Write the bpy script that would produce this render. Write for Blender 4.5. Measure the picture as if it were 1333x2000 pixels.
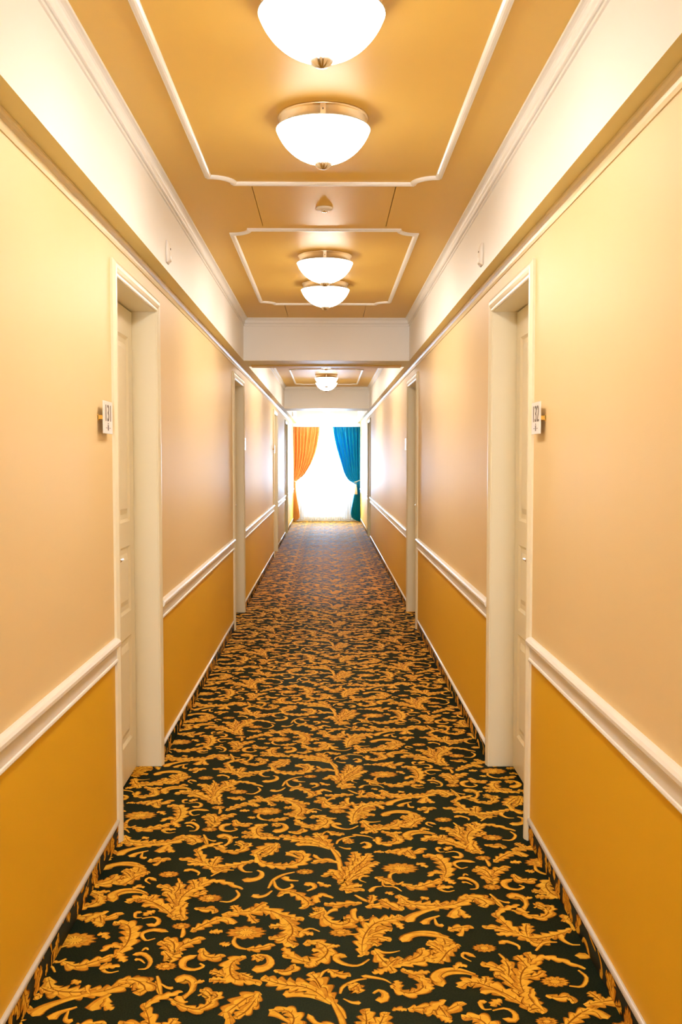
import bpy, math, random
import numpy as np
from mathutils import Vector

# ------------------------------------------------------------ camera, sky, exposure
SC = bpy.context.scene
for o in list(bpy.data.objects):
    bpy.data.objects.remove(o)
COL = SC.collection
PI = math.pi

EYE = 1.45                       # camera height
cam_d = bpy.data.cameras.new('camera')
cam_d.sensor_fit = 'VERTICAL'
cam_d.sensor_height = 36.0
cam_d.lens = 34.2
cam_d.clip_start = 0.05
cam_d.clip_end = 200
cam = bpy.data.objects.new('camera', cam_d)
COL.objects.link(cam)
cam.location = (0, 0, EYE)
cam.rotation_euler = (PI / 2 - math.atan(103 / 1900.2), 0, -math.atan(26.5 / 1900))
SC.camera = cam

SC.view_settings.view_transform = 'Standard'
SC.view_settings.look = 'None'
SC.view_settings.gamma = 1.0
SC.view_settings.exposure = 0.10
SC.view_settings.use_curve_mapping = False

LAMP_STRENGTH = 23.0
LAMP_COLOR = (1.0, 0.93, 0.83)
SKY_STRENGTH = 9.0
END_LIGHT = 330.0
BACK_FILL = 150.0
SKY_COLOR = (0.60, 0.79, 1.0)

world = bpy.data.worlds.new('daylight')
SC.world = world
world.use_nodes = True
bg = world.node_tree.nodes['Background']
bg.inputs['Color'].default_value = (*SKY_COLOR, 1)
bg.inputs['Strength'].default_value = SKY_STRENGTH

# sky light outside the end window; fill light outside the added back window
def window_or_fill_light(x, y, z, w, h, face, power, col):
    d = bpy.data.lights.new('daylight_or_fill', 'AREA')
    d.shape = 'RECTANGLE'
    d.size, d.size_y = w, h
    d.energy = power
    d.color = col
    o = bpy.data.objects.new('daylight_or_fill', d)
    COL.objects.link(o)
    o.location = (x, y, z)
    o.rotation_euler = (-PI / 2 if face < 0 else PI / 2, 0, 0)
window_or_fill_light(-.07, 23.02, 1.45, .92, 1.30, -1, END_LIGHT, (.50, .72, 1.0))      # end window, shining towards -y
window_or_fill_light(-.014, -3.85, 1.50, .60, .80, 1, BACK_FILL, (.78, .88, 1.0))      # fill light at the added window behind the camera

# ------------------------------------------------------------ dimensions of the corridor (metres)
XW = {-1: -0.797, 1: 0.769}      # wall faces
XB = {-1: -0.715, 1: 0.700}      # faces of the boxed beams along the ceiling
Y0, YE = -3.6, 22.76             # back wall, window wall
ZC, ZB, ZCR = 2.65, 2.29, 2.25   # ceiling, underside of beams, foot of the wall crown
RAIL0, RAIL1 = 0.690, 0.782
DOORS = {-1: [(3.62, 4.60, .105), (8.20, 9.22, .088), (14.35, 15.35, .10), (18.2, 19.2, .10)],
         1: [(3.62, 4.575, .105), (8.23, 9.26, .088), (17.3, 18.3, .10)]}
CAS, ZD = 0.06, 2.13             # casing width, clear height of the door openings
BEAMS = [(8.37, 8.92), (16.2, 17.0)]
SECT = [(Y0, 8.37), (8.92, 16.2), (17.0, YE)]

# ------------------------------------------------------------ materials
def mat(name, col, rough=.5, metal=0, var=None, scale=8, bump=0, bscale=60, stretch=(1, 1, 1), coat=0, spec=.5, sheen=0, emis=None):
    m = bpy.data.materials.new(name)
    m.use_nodes = True
    nt = m.node_tree
    n = nt.nodes
    p = n['Principled BSDF']
    p.inputs['Base Color'].default_value = (*col, 1)
    p.inputs['Roughness'].default_value = rough
    p.inputs['Metallic'].default_value = metal
    p.inputs['Specular IOR Level'].default_value = spec
    p.inputs['Coat Weight'].default_value = coat
    p.inputs['Sheen Weight'].default_value = sheen
    if emis:
        p.inputs['Emission Color'].default_value = (*emis[0], 1)
        p.inputs['Emission Strength'].default_value = emis[1]
    if var or bump:
        tc = n.new('ShaderNodeTexCoord')
        mp = n.new('ShaderNodeMapping')
        mp.inputs['Scale'].default_value = stretch
        nt.links.new(tc.outputs['Object'], mp.inputs['Vector'])
    if var:
        t = n.new('ShaderNodeTexNoise')
        t.inputs['Scale'].default_value = scale
        t.inputs['Detail'].default_value = 3
        r = n.new('ShaderNodeValToRGB')
        r.color_ramp.elements[0].position = .32
        r.color_ramp.elements[1].position = .68
        r.color_ramp.elements[0].color = (*var, 1)
        r.color_ramp.elements[1].color = (*col, 1)
        nt.links.new(mp.outputs[0], t.inputs['Vector'])
        nt.links.new(t.outputs['Fac'], r.inputs['Fac'])
        nt.links.new(r.outputs['Color'], p.inputs['Base Color'])
    if bump:
        t = n.new('ShaderNodeTexNoise')
        t.inputs['Scale'].default_value = bscale
        t.inputs['Detail'].default_value = 2
        b = n.new('ShaderNodeBump')
        b.inputs['Strength'].default_value = bump
        b.inputs['Distance'].default_value = .002
        nt.links.new(mp.outputs[0], t.inputs['Vector'])
        nt.links.new(t.outputs['Fac'], b.inputs['Height'])
        nt.links.new(b.outputs['Normal'], p.inputs['Normal'])
    return m

M = {
    'wall_hi': mat('wall_upper_paint', (.85, .65, .35), .50, bump=1.0, bscale=7, stretch=(1, 1, .04), spec=.28),
    'wall_lo': mat('wall_lower_paint', (.82, .48, .022), .48, bump=.3, bscale=9, stretch=(1, 1, .05), spec=.35),
    'gold': mat('ceiling_gold_paint', (.80, .52, .11), .46, spec=.45),
    'white': mat('beam_white_paint', (.87, .855, .83), .5),
    'trim': mat('trim_white_gloss', (.91, .89, .86), .28),
    'soffit': mat('soffit_pale_gold_paint', (.80, .68, .29), .45, spec=.4),
    'crown': mat('crown_pale_gold_gloss', (.78, .64, .34), .36, spec=.5),
    'door': mat('door_cream_lacquer', (.87, .79, .58), .36),
    'gap': mat('dark_gap', (.02, .012, .006), .9),
    'green': mat('carpet_dark_green_pile', (.016, .027, .009), .74, var=(.006, .011, .003), scale=220, bump=.15, bscale=400, spec=.22),
    'cedge': mat('carpet_amber_pile', (.28, .10, .006), .95, var=(.20, .065, .004), scale=45, bump=.15, bscale=400, spec=.1),
    'cgold': mat('carpet_gold_pile', (.74, .35, .016), .76, var=(.52, .20, .009), scale=40, bump=.15, bscale=400, spec=.15),
    'chigh': mat('carpet_bright_gold_pile', (.90, .52, .045), .76, var=(.76, .38, .02), scale=40, bump=.15, bscale=400, spec=.15),
    'cvein': mat('carpet_brown_pile', (.30, .105, .006), .95, spec=.1),
    'metal': mat('satin_nickel', (.80, .77, .72), .25, metal=1),
    'brass': mat('lamp_ring_champagne', (.80, .66, .44), .30, metal=1),
    'dark': mat('dark_lock', (.10, .08, .06), .35, metal=.8),
    'plate': mat('white_acrylic', (.88, .85, .80), .25),
    'ink': mat('grey_brown_ink', (.12, .08, .05), .5),
    'bracket': mat('yellow_bracket', (.80, .45, .04), .35),
    'plastic': mat('white_plastic', (.86, .80, .73), .4),
    'led': mat('dark_red_lens', (.05, .008, .006), .2),
    'orange': mat('orange_satin', (.96, .50, .18), .42, spec=.35, var=(.94, .44, .14), scale=2),
    'teal': mat('teal_satin', (.001, .34, .64), .42, spec=.35, var=(.001, .30, .60), scale=2),
    'rope': mat('cream_rope', (.82, .74, .58), .7, bump=.6, bscale=200),
    'frame': mat('window_white', (.86, .88, .90), .35),
    'outside': mat('balcony_plaster', (.75, .78, .82), .8),
    'bowl': mat('opal_glass_lit', (.9, .88, .82), .3, emis=(LAMP_COLOR, LAMP_STRENGTH)),
    'baffle': mat('lamp_inner_white', (.8, .78, .72), .6),
}

def sheer_mat():
    m = bpy.data.materials.new('sheer_voile')
    m.use_nodes = True
    nt = m.node_tree
    nt.nodes.remove(nt.nodes['Principled BSDF'])
    out = nt.nodes['Material Output']
    tr = nt.nodes.new('ShaderNodeBsdfTransparent')
    tl = nt.nodes.new('ShaderNodeBsdfTranslucent')
    df = nt.nodes.new('ShaderNodeBsdfDiffuse')
    tl.inputs['Color'].default_value = (.95, .96, .98, 1)
    df.inputs['Color'].default_value = (.93, .94, .96, 1)
    a = nt.nodes.new('ShaderNodeMixShader')
    a.inputs[0].default_value = .40
    b = nt.nodes.new('ShaderNodeMixShader')
    b.inputs[0].default_value = .50
    nt.links.new(tl.outputs[0], a.inputs[1])
    nt.links.new(df.outputs[0], a.inputs[2])
    nt.links.new(tr.outputs[0], b.inputs[1])
    nt.links.new(a.outputs[0], b.inputs[2])
    nt.links.new(b.outputs[0], out.inputs['Surface'])
    return m
M['sheer'] = sheer_mat()

def glass_mat():
    m = bpy.data.materials.new('window_glass')
    m.use_nodes = True
    nt = m.node_tree
    nt.nodes.remove(nt.nodes['Principled BSDF'])
    out = nt.nodes['Material Output']
    tr = nt.nodes.new('ShaderNodeBsdfTransparent')
    gl = nt.nodes.new('ShaderNodeBsdfGlossy')
    gl.inputs['Roughness'].default_value = .02
    b = nt.nodes.new('ShaderNodeMixShader')
    b.inputs[0].default_value = .06
    nt.links.new(tr.outputs[0], b.inputs[1])
    nt.links.new(gl.outputs[0], b.inputs[2])
    nt.links.new(b.outputs[0], out.inputs['Surface'])
    return m
M['glass'] = glass_mat()

def bowl_mat():
    # opal glass lit from inside: brightest low down under the bulbs, dimmer towards the rim
    m = M['bowl']
    nt = m.node_tree
    p = nt.nodes['Principled BSDF']
    tc = nt.nodes.new('ShaderNodeTexCoord')
    sp = nt.nodes.new('ShaderNodeSeparateXYZ')
    mr = nt.nodes.new('ShaderNodeMapRange')
    mr.inputs['From Min'].default_value = -.045
    mr.inputs['From Max'].default_value = -.135
    pw = nt.nodes.new('ShaderNodeMath')
    pw.operation = 'POWER'
    pw.inputs[1].default_value = 2.5
    ma = nt.nodes.new('ShaderNodeMath')
    ma.operation = 'MULTIPLY_ADD'
    ma.inputs[1].default_value = LAMP_STRENGTH * 2.5
    ma.inputs[2].default_value = LAMP_STRENGTH * .34
    nt.links.new(tc.outputs['Object'], sp.inputs[0])
    nt.links.new(sp.outputs['Z'], mr.inputs['Value'])
    nt.links.new(mr.outputs['Result'], pw.inputs[0])
    nt.links.new(pw.outputs[0], ma.inputs[0])
    nt.links.new(ma.outputs[0], p.inputs['Emission Strength'])
bowl_mat()

def cloth_glow(key, k=.45):
    # thin satin lets some daylight through
    m = M[key]
    nt = m.node_tree
    p = nt.nodes['Principled BSDF']
    out = nt.nodes['Material Output']
    tl = nt.nodes.new('ShaderNodeBsdfTranslucent')
    mx = nt.nodes.new('ShaderNodeMixShader')
    mx.inputs[0].default_value = k
    src = p.inputs['Base Color'].links[0].from_socket
    nt.links.new(src, tl.inputs['Color'])
    nt.links.new(p.outputs[0], mx.inputs[1])
    nt.links.new(tl.outputs[0], mx.inputs[2])
    nt.links.new(mx.outputs[0], out.inputs['Surface'])
cloth_glow('orange', .14)
cloth_glow('teal', .14)

# ------------------------------------------------------------ mesh helpers
class MB:
    """collects verts / faces / material slots and links them as ONE mesh object"""
    def __init__(s):
        s.v, s.f, s.m, s.mats, s.sm = [], [], [], [], []
    def slot(s, k):
        if k not in s.mats:
            s.mats.append(k)
        return s.mats.index(k)
    def add(s, vs, fs, k, smooth=False):
        b = len(s.v)
        s.v += [tuple(p) for p in vs]
        i = s.slot(k)
        for f in fs:
            s.f.append([b + q for q in f])
            s.m.append(i)
            s.sm.append(smooth)
    def box(s, x0, x1, y0, y1, z0, z1, k):
        x0, x1 = min(x0, x1), max(x0, x1)
        vs = [(x, y, z) for x in (x0, x1) for y in (y0, y1) for z in (z0, z1)]
        s.add(vs, [(0, 1, 3, 2), (4, 6, 7, 5), (0, 4, 5, 1), (2, 3, 7, 6), (0, 2, 6, 4), (1, 5, 7, 3)], k)
    def sweep(s, path, prof, N, k, closed=False, smooth=False):
        N = Vector(N).normalized()
        P = [Vector(p) for p in path]
        n = len(P)
        segs = n if closed else n - 1
        d = [(P[(i + 1) % n] - P[i]).normalized() for i in range(segs)]
        rings = []
        for i in range(n):
            a = d[i - 1] if (closed or i > 0) else d[0]
            b = d[i] if (closed or i < n - 1) else d[-1]
            s1, s2 = a.cross(N).normalized(), b.cross(N).normalized()
            mv = (s1 + s2) / max(.3, 1 + s1.dot(s2))
            rings.append([P[i] + mv * u + N * w for u, w in prof])
        q = len(prof)
        fs = []
        for i in range(segs):
            j = (i + 1) % n
            for t in range(q):
                u = (t + 1) % q
                fs.append((i * q + t, j * q + t, j * q + u, i * q + u))
        if not closed:
            fs.append(tuple(range(q)))
            fs.append(tuple((n - 1) * q + t for t in reversed(range(q))))
        s.add([p for r in rings for p in r], fs, k, smooth)
    def lathe(s, prof, cx, cy, k, n=40, smooth=True, fn=None, cap=True):
        vs, fs = [], []
        for r, z in prof:
            for i in range(n):
                a = 2 * PI * i / n
                rr = r * (fn(a, z) if fn else 1)
                vs.append((cx + rr * math.cos(a), cy + rr * math.sin(a), z))
        for j in range(len(prof) - 1):
            for i in range(n):
                i2 = (i + 1) % n
                fs.append((j * n + i, j * n + i2, (j + 1) * n + i2, (j + 1) * n + i))
        if cap:
            fs.append(tuple(reversed(range(n))))
            fs.append(tuple((len(prof) - 1) * n + i for i in range(n)))
        s.add(vs, fs, k, smooth)
    def tube(s, path, r, k, n=10, closed=False):
        P = [Vector(p) for p in path]
        m = len(P)
        vs, fs = [], []
        for i in range(m):
            a = P[(i - 1) % m] if (closed or i > 0) else P[0]
            b = P[(i + 1) % m] if (closed or i < m - 1) else P[-1]
            t = (b - a).normalized()
            up = Vector((0, 0, 1)) if abs(t.z) < .9 else Vector((1, 0, 0))
            u = t.cross(up).normalized()
            w = t.cross(u)
            rr = r[i] if isinstance(r, (list, tuple)) else r
            for j in range(n):
                an = 2 * PI * j / n
                vs.append(P[i] + u * rr * math.cos(an) + w * rr * math.sin(an))
        for i in range(m if closed else m - 1):
            i2 = (i + 1) % m
            for j in range(n):
                j2 = (j + 1) % n
                fs.append((i * n + j, i * n + j2, i2 * n + j2, i2 * n + j))
        if not closed:
            fs.append(tuple(reversed(range(n))))
            fs.append(tuple((m - 1) * n + j for j in range(n)))
        s.add(vs, fs, k, True)
    def build(s, name, parent=None, loc=(0, 0, 0), bevel=0, fix=True):
        me = bpy.data.meshes.new(name)
        L = Vector(loc)
        me.from_pydata([tuple(Vector(p) - L) for p in s.v], [], s.f)
        for k in s.mats:
            me.materials.append(M[k])
        me.polygons.foreach_set('material_index', s.m)
        me.polygons.foreach_set('use_smooth', s.sm)
        if fix:
            import bmesh
            bm = bmesh.new()
            bm.from_mesh(me)
            bmesh.ops.recalc_face_normals(bm, faces=bm.faces)
            bm.to_mesh(me)
            bm.free()
        me.update()
        o = bpy.data.objects.new(name, me)
        COL.objects.link(o)
        o.location = loc
        if parent is not None:
            o.parent = parent
        if bevel:
            b = o.modifiers.new('bevel', 'BEVEL')
            b.width = bevel
            b.segments = 2
            b.limit_method = 'ANGLE'
        return o

def tag(o, label=None, cat=None, group=None, kind=None):
    if label: o['label'] = label
    if cat: o['category'] = cat
    if group: o['group'] = group
    if kind: o['kind'] = kind
    return o

def empty(name, loc=(0, 0, 0)):
    o = bpy.data.objects.new(name, None)
    o.empty_display_size = .1
    COL.objects.link(o)
    o.location = loc
    return o

def copy_tree(o, loc, parent=None):
    c = o.copy()
    COL.objects.link(c)
    if parent is None:
        c.location = loc or (0, 0, 0)
    else:
        c.parent = parent
    for ch in [x for x in bpy.data.objects if x.parent == o]:
        copy_tree(ch, None, c)
    return c

def spline(pts, n):
    """Catmull-Rom resample of 2D / 3D points"""
    P = [np.array(p, float) for p in pts]
    if len(P) == 2:
        return np.array([P[0] + (P[1] - P[0]) * t for t in np.linspace(0, 1, n)])
    Q = [2 * P[0] - P[1]] + P + [2 * P[-1] - P[-2]]
    out = []
    m = len(P) - 1
    for t in np.linspace(0, m, n):
        i = min(int(t), m - 1)
        u = t - i
        a, b, c, d = Q[i:i + 4]
        out.append(.5 * ((2 * b) + (c - a) * u + (2 * a - 5 * b + 4 * c - d) * u * u + (3 * b - a - 3 * c + d) * u ** 3))
    return np.array(out)

# woven ornaments of one repeat of the carpet: style, half width in mm, spine points on the floor in metres
CARPET = [
('S',8,((0.045,2.449), (0.034,2.490), (0.016,2.524),)),
('L',26,((0.018,2.519), (-0.006,2.571), (-0.028,2.639), (-0.048,2.679),)),
('C',17,((-0.123,2.567), (-0.087,2.568), (-0.039,2.554), (0.009,2.519),)),
('L',30,((0.009,2.524), (-0.030,2.580), (-0.069,2.608), (-0.108,2.615), (-0.148,2.631), (-0.182,2.658),)),
('C',10,((-0.074,2.626), (-0.055,2.616), (-0.025,2.594),)),
('L',26,((-0.181,3.602), (-0.217,3.586), (-0.247,3.545), (-0.279,3.497),)),
('L',16,((-0.187,3.602), (-0.198,3.544), (-0.221,3.504),)),
('L',18,((-0.193,3.585), (-0.216,3.520), (-0.246,3.485),)),
('L',25,((-0.264,3.513), (-0.243,3.434), (-0.197,3.407), (-0.146,3.402), (-0.099,3.432), (-0.085,3.483), (-0.108,3.522), (-0.154,3.516),)),
('C',14,((-0.154,3.511), (-0.130,3.495), (-0.100,3.463),)),
('L',24,((-0.266,3.451), (-0.309,3.423), (-0.355,3.403), (-0.402,3.395), (-0.444,3.432), (-0.466,3.497), (-0.491,3.559),)),
('L',18,((-0.439,3.420), (-0.485,3.454), (-0.540,3.472),)),
('L',14,((-0.431,3.412), (-0.467,3.421), (-0.504,3.421),)),
('L',20,((-0.410,3.403), (-0.405,3.453), (-0.395,3.487),)),
('L',18,((-0.415,3.395), (-0.398,3.363), (-0.371,3.366), (-0.345,3.375),)),
('S',6,((-0.483,3.541), (-0.473,3.576), (-0.423,3.576), (-0.361,3.530), (-0.311,3.530), (-0.301,3.583), (-0.332,3.606), (-0.352,3.593),)),
('C',14,((-0.342,3.593), (-0.316,3.592), (-0.302,3.556), (-0.324,3.521),)),
('C',13,((-0.414,3.659), (-0.382,3.668), (-0.370,3.621), (-0.395,3.584), (-0.422,3.567),)),
('S',6,((-0.478,3.669), (-0.460,3.613), (-0.438,3.585),)),
('C',11,((-0.305,3.419), (-0.312,3.389), (-0.293,3.355), (-0.265,3.351),)),
('C',17,((-0.297,3.291), (-0.263,3.287), (-0.234,3.310), (-0.232,3.347), (-0.250,3.366),)),
('F',30,((-0.080,3.352),)),
('S',7,((-0.116,3.349), (-0.155,3.328), (-0.187,3.286), (-0.201,3.221),)),
('S',7,((-0.186,3.279), (-0.175,3.230), (-0.150,3.207), (-0.121,3.229), (-0.125,3.255),)),
('L',20,((-0.168,3.160), (-0.137,3.193), (-0.104,3.175), (-0.077,3.136), (-0.064,3.101), (-0.089,3.069),)),
('C',14,((-0.151,3.314), (-0.138,3.285), (-0.101,3.277),)),
('C',15,((-0.082,3.246), (-0.055,3.252), (-0.044,3.224), (-0.069,3.197),)),
('L',12,((-0.034,3.269), (-0.013,3.241), (0.011,3.237),)),
('C',14,((-0.248,3.177), (-0.232,3.157), (-0.207,3.167), (-0.188,3.203),)),
('L',13,((0.018,3.143), (-0.013,3.170), (-0.037,3.155), (-0.040,3.122), (-0.024,3.118),)),
('L',20,((0.112,3.104), (0.068,3.104), (0.028,3.092), (-0.012,3.105),)),
('L',28,((-0.021,3.078), (-0.019,3.023), (0.005,2.972), (0.043,2.955), (0.071,2.974), (0.069,3.001), (0.050,3.004),)),
('L',17,((-0.012,3.053), (-0.035,3.029), (-0.058,3.015),)),
('L',15,((-0.015,3.072), (-0.035,3.066), (-0.046,3.060),)),
('C',12,((0.033,3.065), (0.011,3.053), (-0.006,3.023),)),
('S',9,((0.050,3.240), (0.046,3.347), (0.038,3.461), (0.012,3.558),)),
('L',28,((0.060,3.282), (0.077,3.361), (0.102,3.452), (0.101,3.524),)),
('L',26,((0.060,3.275), (0.093,3.369), (0.133,3.444), (0.155,3.507),)),
('L',24,((0.063,3.268), (0.105,3.346), (0.144,3.402), (0.184,3.428),)),
('L',18,((0.066,3.261), (0.104,3.324), (0.158,3.360),)),
('L',17,((0.045,3.275), (0.018,3.330), (-0.022,3.312),)),
('L',14,((0.042,3.304), (0.024,3.355), (-0.001,3.351),)),
('L',17,((0.037,3.422), (0.006,3.446), (-0.033,3.438), (-0.058,3.423),)),
('C',9,((-0.053,3.502), (-0.033,3.462), (-0.001,3.450), (0.034,3.422),)),
('L',24,((0.035,3.255), (0.054,3.268), (0.065,3.227), (0.070,3.179),)),
('L',18,((0.038,3.207), (0.071,3.213), (0.124,3.199),)),
('L',14,((0.065,3.227), (0.096,3.240), (0.116,3.233),)),
('S',7,((0.090,3.166), (0.121,3.127), (0.144,3.111),)),
('L',15,((0.138,3.101), (0.148,3.139), (0.149,3.165),)),
('L',22,((0.122,3.076), (0.166,3.088), (0.206,3.087), (0.244,3.056),)),
('L',18,((0.238,3.050), (0.217,3.075), (0.185,3.119), (0.174,3.132),)),
('L',30,((0.232,3.164), (0.265,3.099), (0.321,3.083), (0.379,3.087), (0.434,3.099),)),
('C',19,((0.248,2.972), (0.269,3.013), (0.317,3.049), (0.383,3.079),)),
('L',15,((0.228,3.112), (0.252,3.093), (0.275,3.086),)),
('L',26,((0.350,3.072), (0.413,3.090), (0.467,3.129), (0.510,3.136), (0.539,3.108),)),
('L',26,((0.437,3.137), (0.481,3.143), (0.517,3.102), (0.495,3.076),)),
('C',20,((0.397,2.995), (0.406,3.039), (0.429,3.077),)),
('L',14,((0.426,3.058), (0.433,3.019), (0.451,3.000),)),
('C',8,((0.359,3.124), (0.362,3.098), (0.375,3.078),)),
('L',12,((0.310,3.150), (0.320,3.137), (0.335,3.136),)),
('F',62,((0.257,3.374),)),
('S',7,((0.242,3.344), (0.218,3.323), (0.217,3.273), (0.240,3.245), (0.260,3.265),)),
('L',18,((0.165,3.305), (0.194,3.280), (0.228,3.238),)),
('L',24,((0.253,3.247), (0.299,3.219), (0.349,3.246), (0.399,3.282),)),
('L',28,((0.398,3.277), (0.420,3.342), (0.418,3.417), (0.396,3.472), (0.348,3.483),)),
('L',14,((0.407,3.327), (0.378,3.342), (0.350,3.307),)),
('L',14,((0.404,3.299), (0.419,3.270), (0.434,3.245),)),
('C',9,((0.382,3.243), (0.380,3.202), (0.402,3.185), (0.427,3.194),)),
('L',13,((0.316,3.406), (0.335,3.410), (0.354,3.380),)),
('S',5,((0.188,3.273), (0.191,3.232), (0.227,3.224), (0.248,3.190),)),
('C',17,((0.315,3.626), (0.309,3.673), (0.342,3.699), (0.390,3.698), (0.422,3.680),)),
('L',24,((0.211,3.517), (0.254,3.521), (0.305,3.505), (0.365,3.548),)),
('L',17,((0.276,3.554), (0.294,3.529), (0.314,3.462),)),
('L',14,((0.316,3.562), (0.281,3.532), (0.256,3.497),)),
('L',10,((0.169,3.515), (0.189,3.522), (0.208,3.514),)),
('L',12,((0.284,3.489), (0.305,3.473), (0.317,3.457),)),
('S',6,((0.033,2.566), (0.042,2.602), (0.078,2.633), (0.108,2.642),)),
('L',22,((0.057,2.597), (0.074,2.592), (0.088,2.570),)),
('L',18,((0.085,2.619), (0.072,2.601), (0.060,2.591),)),
('C',9,((0.089,2.521), (0.065,2.523), (0.042,2.542),)),
('C',15,((0.127,2.535), (0.151,2.537), (0.155,2.565), (0.139,2.581), (0.124,2.565),)),
('C',9,((0.093,2.656), (0.123,2.649), (0.157,2.636), (0.175,2.616),)),
('L',20,((0.177,2.609), (0.197,2.575), (0.229,2.564), (0.264,2.594), (0.261,2.644), (0.238,2.663), (0.210,2.692),)),
('L',13,((0.194,2.577), (0.194,2.608), (0.193,2.631),)),
('L',13,((0.261,2.644), (0.277,2.607), (0.284,2.582),)),
('L',12,((0.238,2.663), (0.264,2.672), (0.289,2.674),)),
('C',8,((0.147,3.309), (0.119,3.310), (0.110,3.281), (0.132,3.260),)),
('C',10,((0.141,3.185), (0.158,3.221), (0.185,3.229),)),
('L',11,((0.191,3.178), (0.206,3.178), (0.217,3.164),)),
('C',10,((0.091,3.070), (0.081,3.040), (0.088,2.992), (0.116,2.985), (0.141,2.997), (0.145,3.021),)),
('L',9,((0.110,2.968), (0.105,2.997), (0.103,3.015),)),
('L',34,((0.105,2.768), (0.108,2.846), (0.124,2.911), (0.154,2.965), (0.205,2.990), (0.238,3.011),)),
('L',20,((0.123,2.889), (0.151,2.910), (0.176,2.927), (0.198,2.919),)),
('L',20,((0.119,2.867), (0.149,2.877), (0.191,2.855),)),
('L',18,((0.116,2.845), (0.137,2.845), (0.152,2.824),)),
('C',9,((0.138,2.808), (0.158,2.787), (0.186,2.784), (0.213,2.794),)),
('C',7,((0.087,2.768), (0.097,2.765), (0.108,2.778),)),
('L',20,((-0.420,2.917), (-0.392,2.953), (-0.355,2.990), (-0.298,3.028),)),
('C',14,((-0.296,2.971), (-0.325,2.990), (-0.355,2.990),)),
('L',28,((-0.338,3.027), (-0.294,3.039), (-0.244,3.050), (-0.194,3.056), (-0.153,3.025), (-0.118,3.006), (-0.076,2.992),)),
('L',17,((-0.244,3.050), (-0.224,3.087), (-0.200,3.112),)),
('L',15,((-0.284,3.045), (-0.298,3.076), (-0.308,3.094),)),
('L',15,((-0.254,3.032), (-0.234,2.990), (-0.222,2.973),)),
('C',14,((-0.293,2.964), (-0.307,2.997), (-0.331,3.015),)),
('L',30,((-0.158,3.025), (-0.119,2.960), (-0.112,2.903), (-0.126,2.860), (-0.095,2.822),)),
('L',17,((-0.120,2.903), (-0.145,2.876), (-0.180,2.880),)),
('L',16,((-0.127,2.948), (-0.160,2.951), (-0.182,2.947),)),
('F',58,((-0.250,2.911),)),
('S',7,((-0.280,2.883), (-0.283,2.851), (-0.266,2.821), (-0.241,2.810),)),
('L',18,((-0.241,2.810), (-0.205,2.813), (-0.159,2.836),)),
('C',19,((-0.217,2.693), (-0.185,2.700), (-0.165,2.728), (-0.176,2.766), (-0.208,2.777),)),
('L',16,((-0.218,2.777), (-0.204,2.757), (-0.188,2.747),)),
('L',26,((-0.237,2.762), (-0.267,2.753), (-0.282,2.718), (-0.277,2.670), (-0.257,2.638), (-0.227,2.637), (-0.184,2.616),)),
('L',16,((-0.290,2.660), (-0.314,2.680), (-0.334,2.686),)),
('L',16,((-0.283,2.639), (-0.309,2.640), (-0.331,2.642),)),
('L',15,((-0.250,2.675), (-0.234,2.660), (-0.213,2.646),)),
('L',16,((-0.152,2.692), (-0.126,2.678), (-0.096,2.694), (-0.100,2.721),)),
('C',10,((-0.081,2.878), (-0.077,2.914), (-0.053,2.934), (-0.025,2.913),)),
('L',12,((-0.077,2.914), (-0.055,2.902), (-0.044,2.902),)),
('L',28,((-0.072,2.832), (-0.043,2.848), (-0.014,2.828), (-0.003,2.795), (-0.019,2.754), (-0.052,2.733), (-0.093,2.755), (-0.130,2.778),)),
('L',14,((-0.093,2.755), (-0.115,2.786), (-0.132,2.817),)),
('L',14,((-0.042,2.744), (-0.046,2.720), (-0.051,2.710),)),
('C',12,((-0.048,2.800), (-0.027,2.800), (-0.011,2.779),)),
('L',10,((-0.003,2.810), (0.015,2.823), (0.036,2.825),)),
('F',34,((0.040,2.906),)),
('S',5,((0.064,2.895), (0.085,2.895), (0.098,2.902),)),
('C',13,((0.056,2.758), (0.030,2.769), (0.025,2.744), (0.055,2.716), (0.090,2.713), (0.120,2.747),)),
('L',22,((0.135,2.798), (0.155,2.742), (0.174,2.707), (0.184,2.669),)),
('L',18,((0.174,2.707), (0.193,2.736), (0.217,2.751),)),
('L',14,((0.170,2.697), (0.149,2.679), (0.126,2.672),)),
('L',28,((0.186,2.707), (0.228,2.726), (0.270,2.740), (0.289,2.770), (0.274,2.806),)),
('C',18,((0.234,2.844), (0.241,2.878), (0.286,2.903), (0.334,2.897), (0.369,2.853),)),
('L',28,((0.337,2.897), (0.349,2.842), (0.334,2.780), (0.297,2.725),)),
('L',15,((0.341,2.821), (0.373,2.818), (0.396,2.822),)),
('L',13,((0.340,2.832), (0.317,2.843), (0.299,2.843),)),
('C',15,((0.299,2.954), (0.316,2.986), (0.356,3.012),)),
('C',11,((0.362,2.946), (0.341,2.953), (0.337,2.994),)),
('L',12,((0.204,2.967), (0.222,2.955), (0.228,2.926),)),
('L',18,((0.002,2.690), (0.029,2.664), (0.065,2.658),)),
('S',5,((-0.021,2.648), (-0.013,2.676), (0.004,2.693),)),
('L',27,((-0.474,2.998), (-0.526,3.078), (-0.586,3.134), (-0.627,3.148), (-0.660,3.118),)),
('L',17,((-0.586,3.134), (-0.577,3.155), (-0.575,3.176),)),
('C',13,((-0.606,3.093), (-0.567,3.099), (-0.529,3.058),)),
('L',26,((-0.488,3.071), (-0.510,3.154), (-0.526,3.211), (-0.578,3.249),)),
('L',18,((-0.495,3.098), (-0.530,3.175), (-0.553,3.183),)),
('L',19,((-0.513,3.168), (-0.501,3.218), (-0.506,3.271),)),
('L',27,((-0.480,3.057), (-0.483,3.139), (-0.463,3.203), (-0.430,3.247), (-0.432,3.308),)),
('L',16,((-0.477,3.167), (-0.434,3.174), (-0.405,3.202),)),
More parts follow.
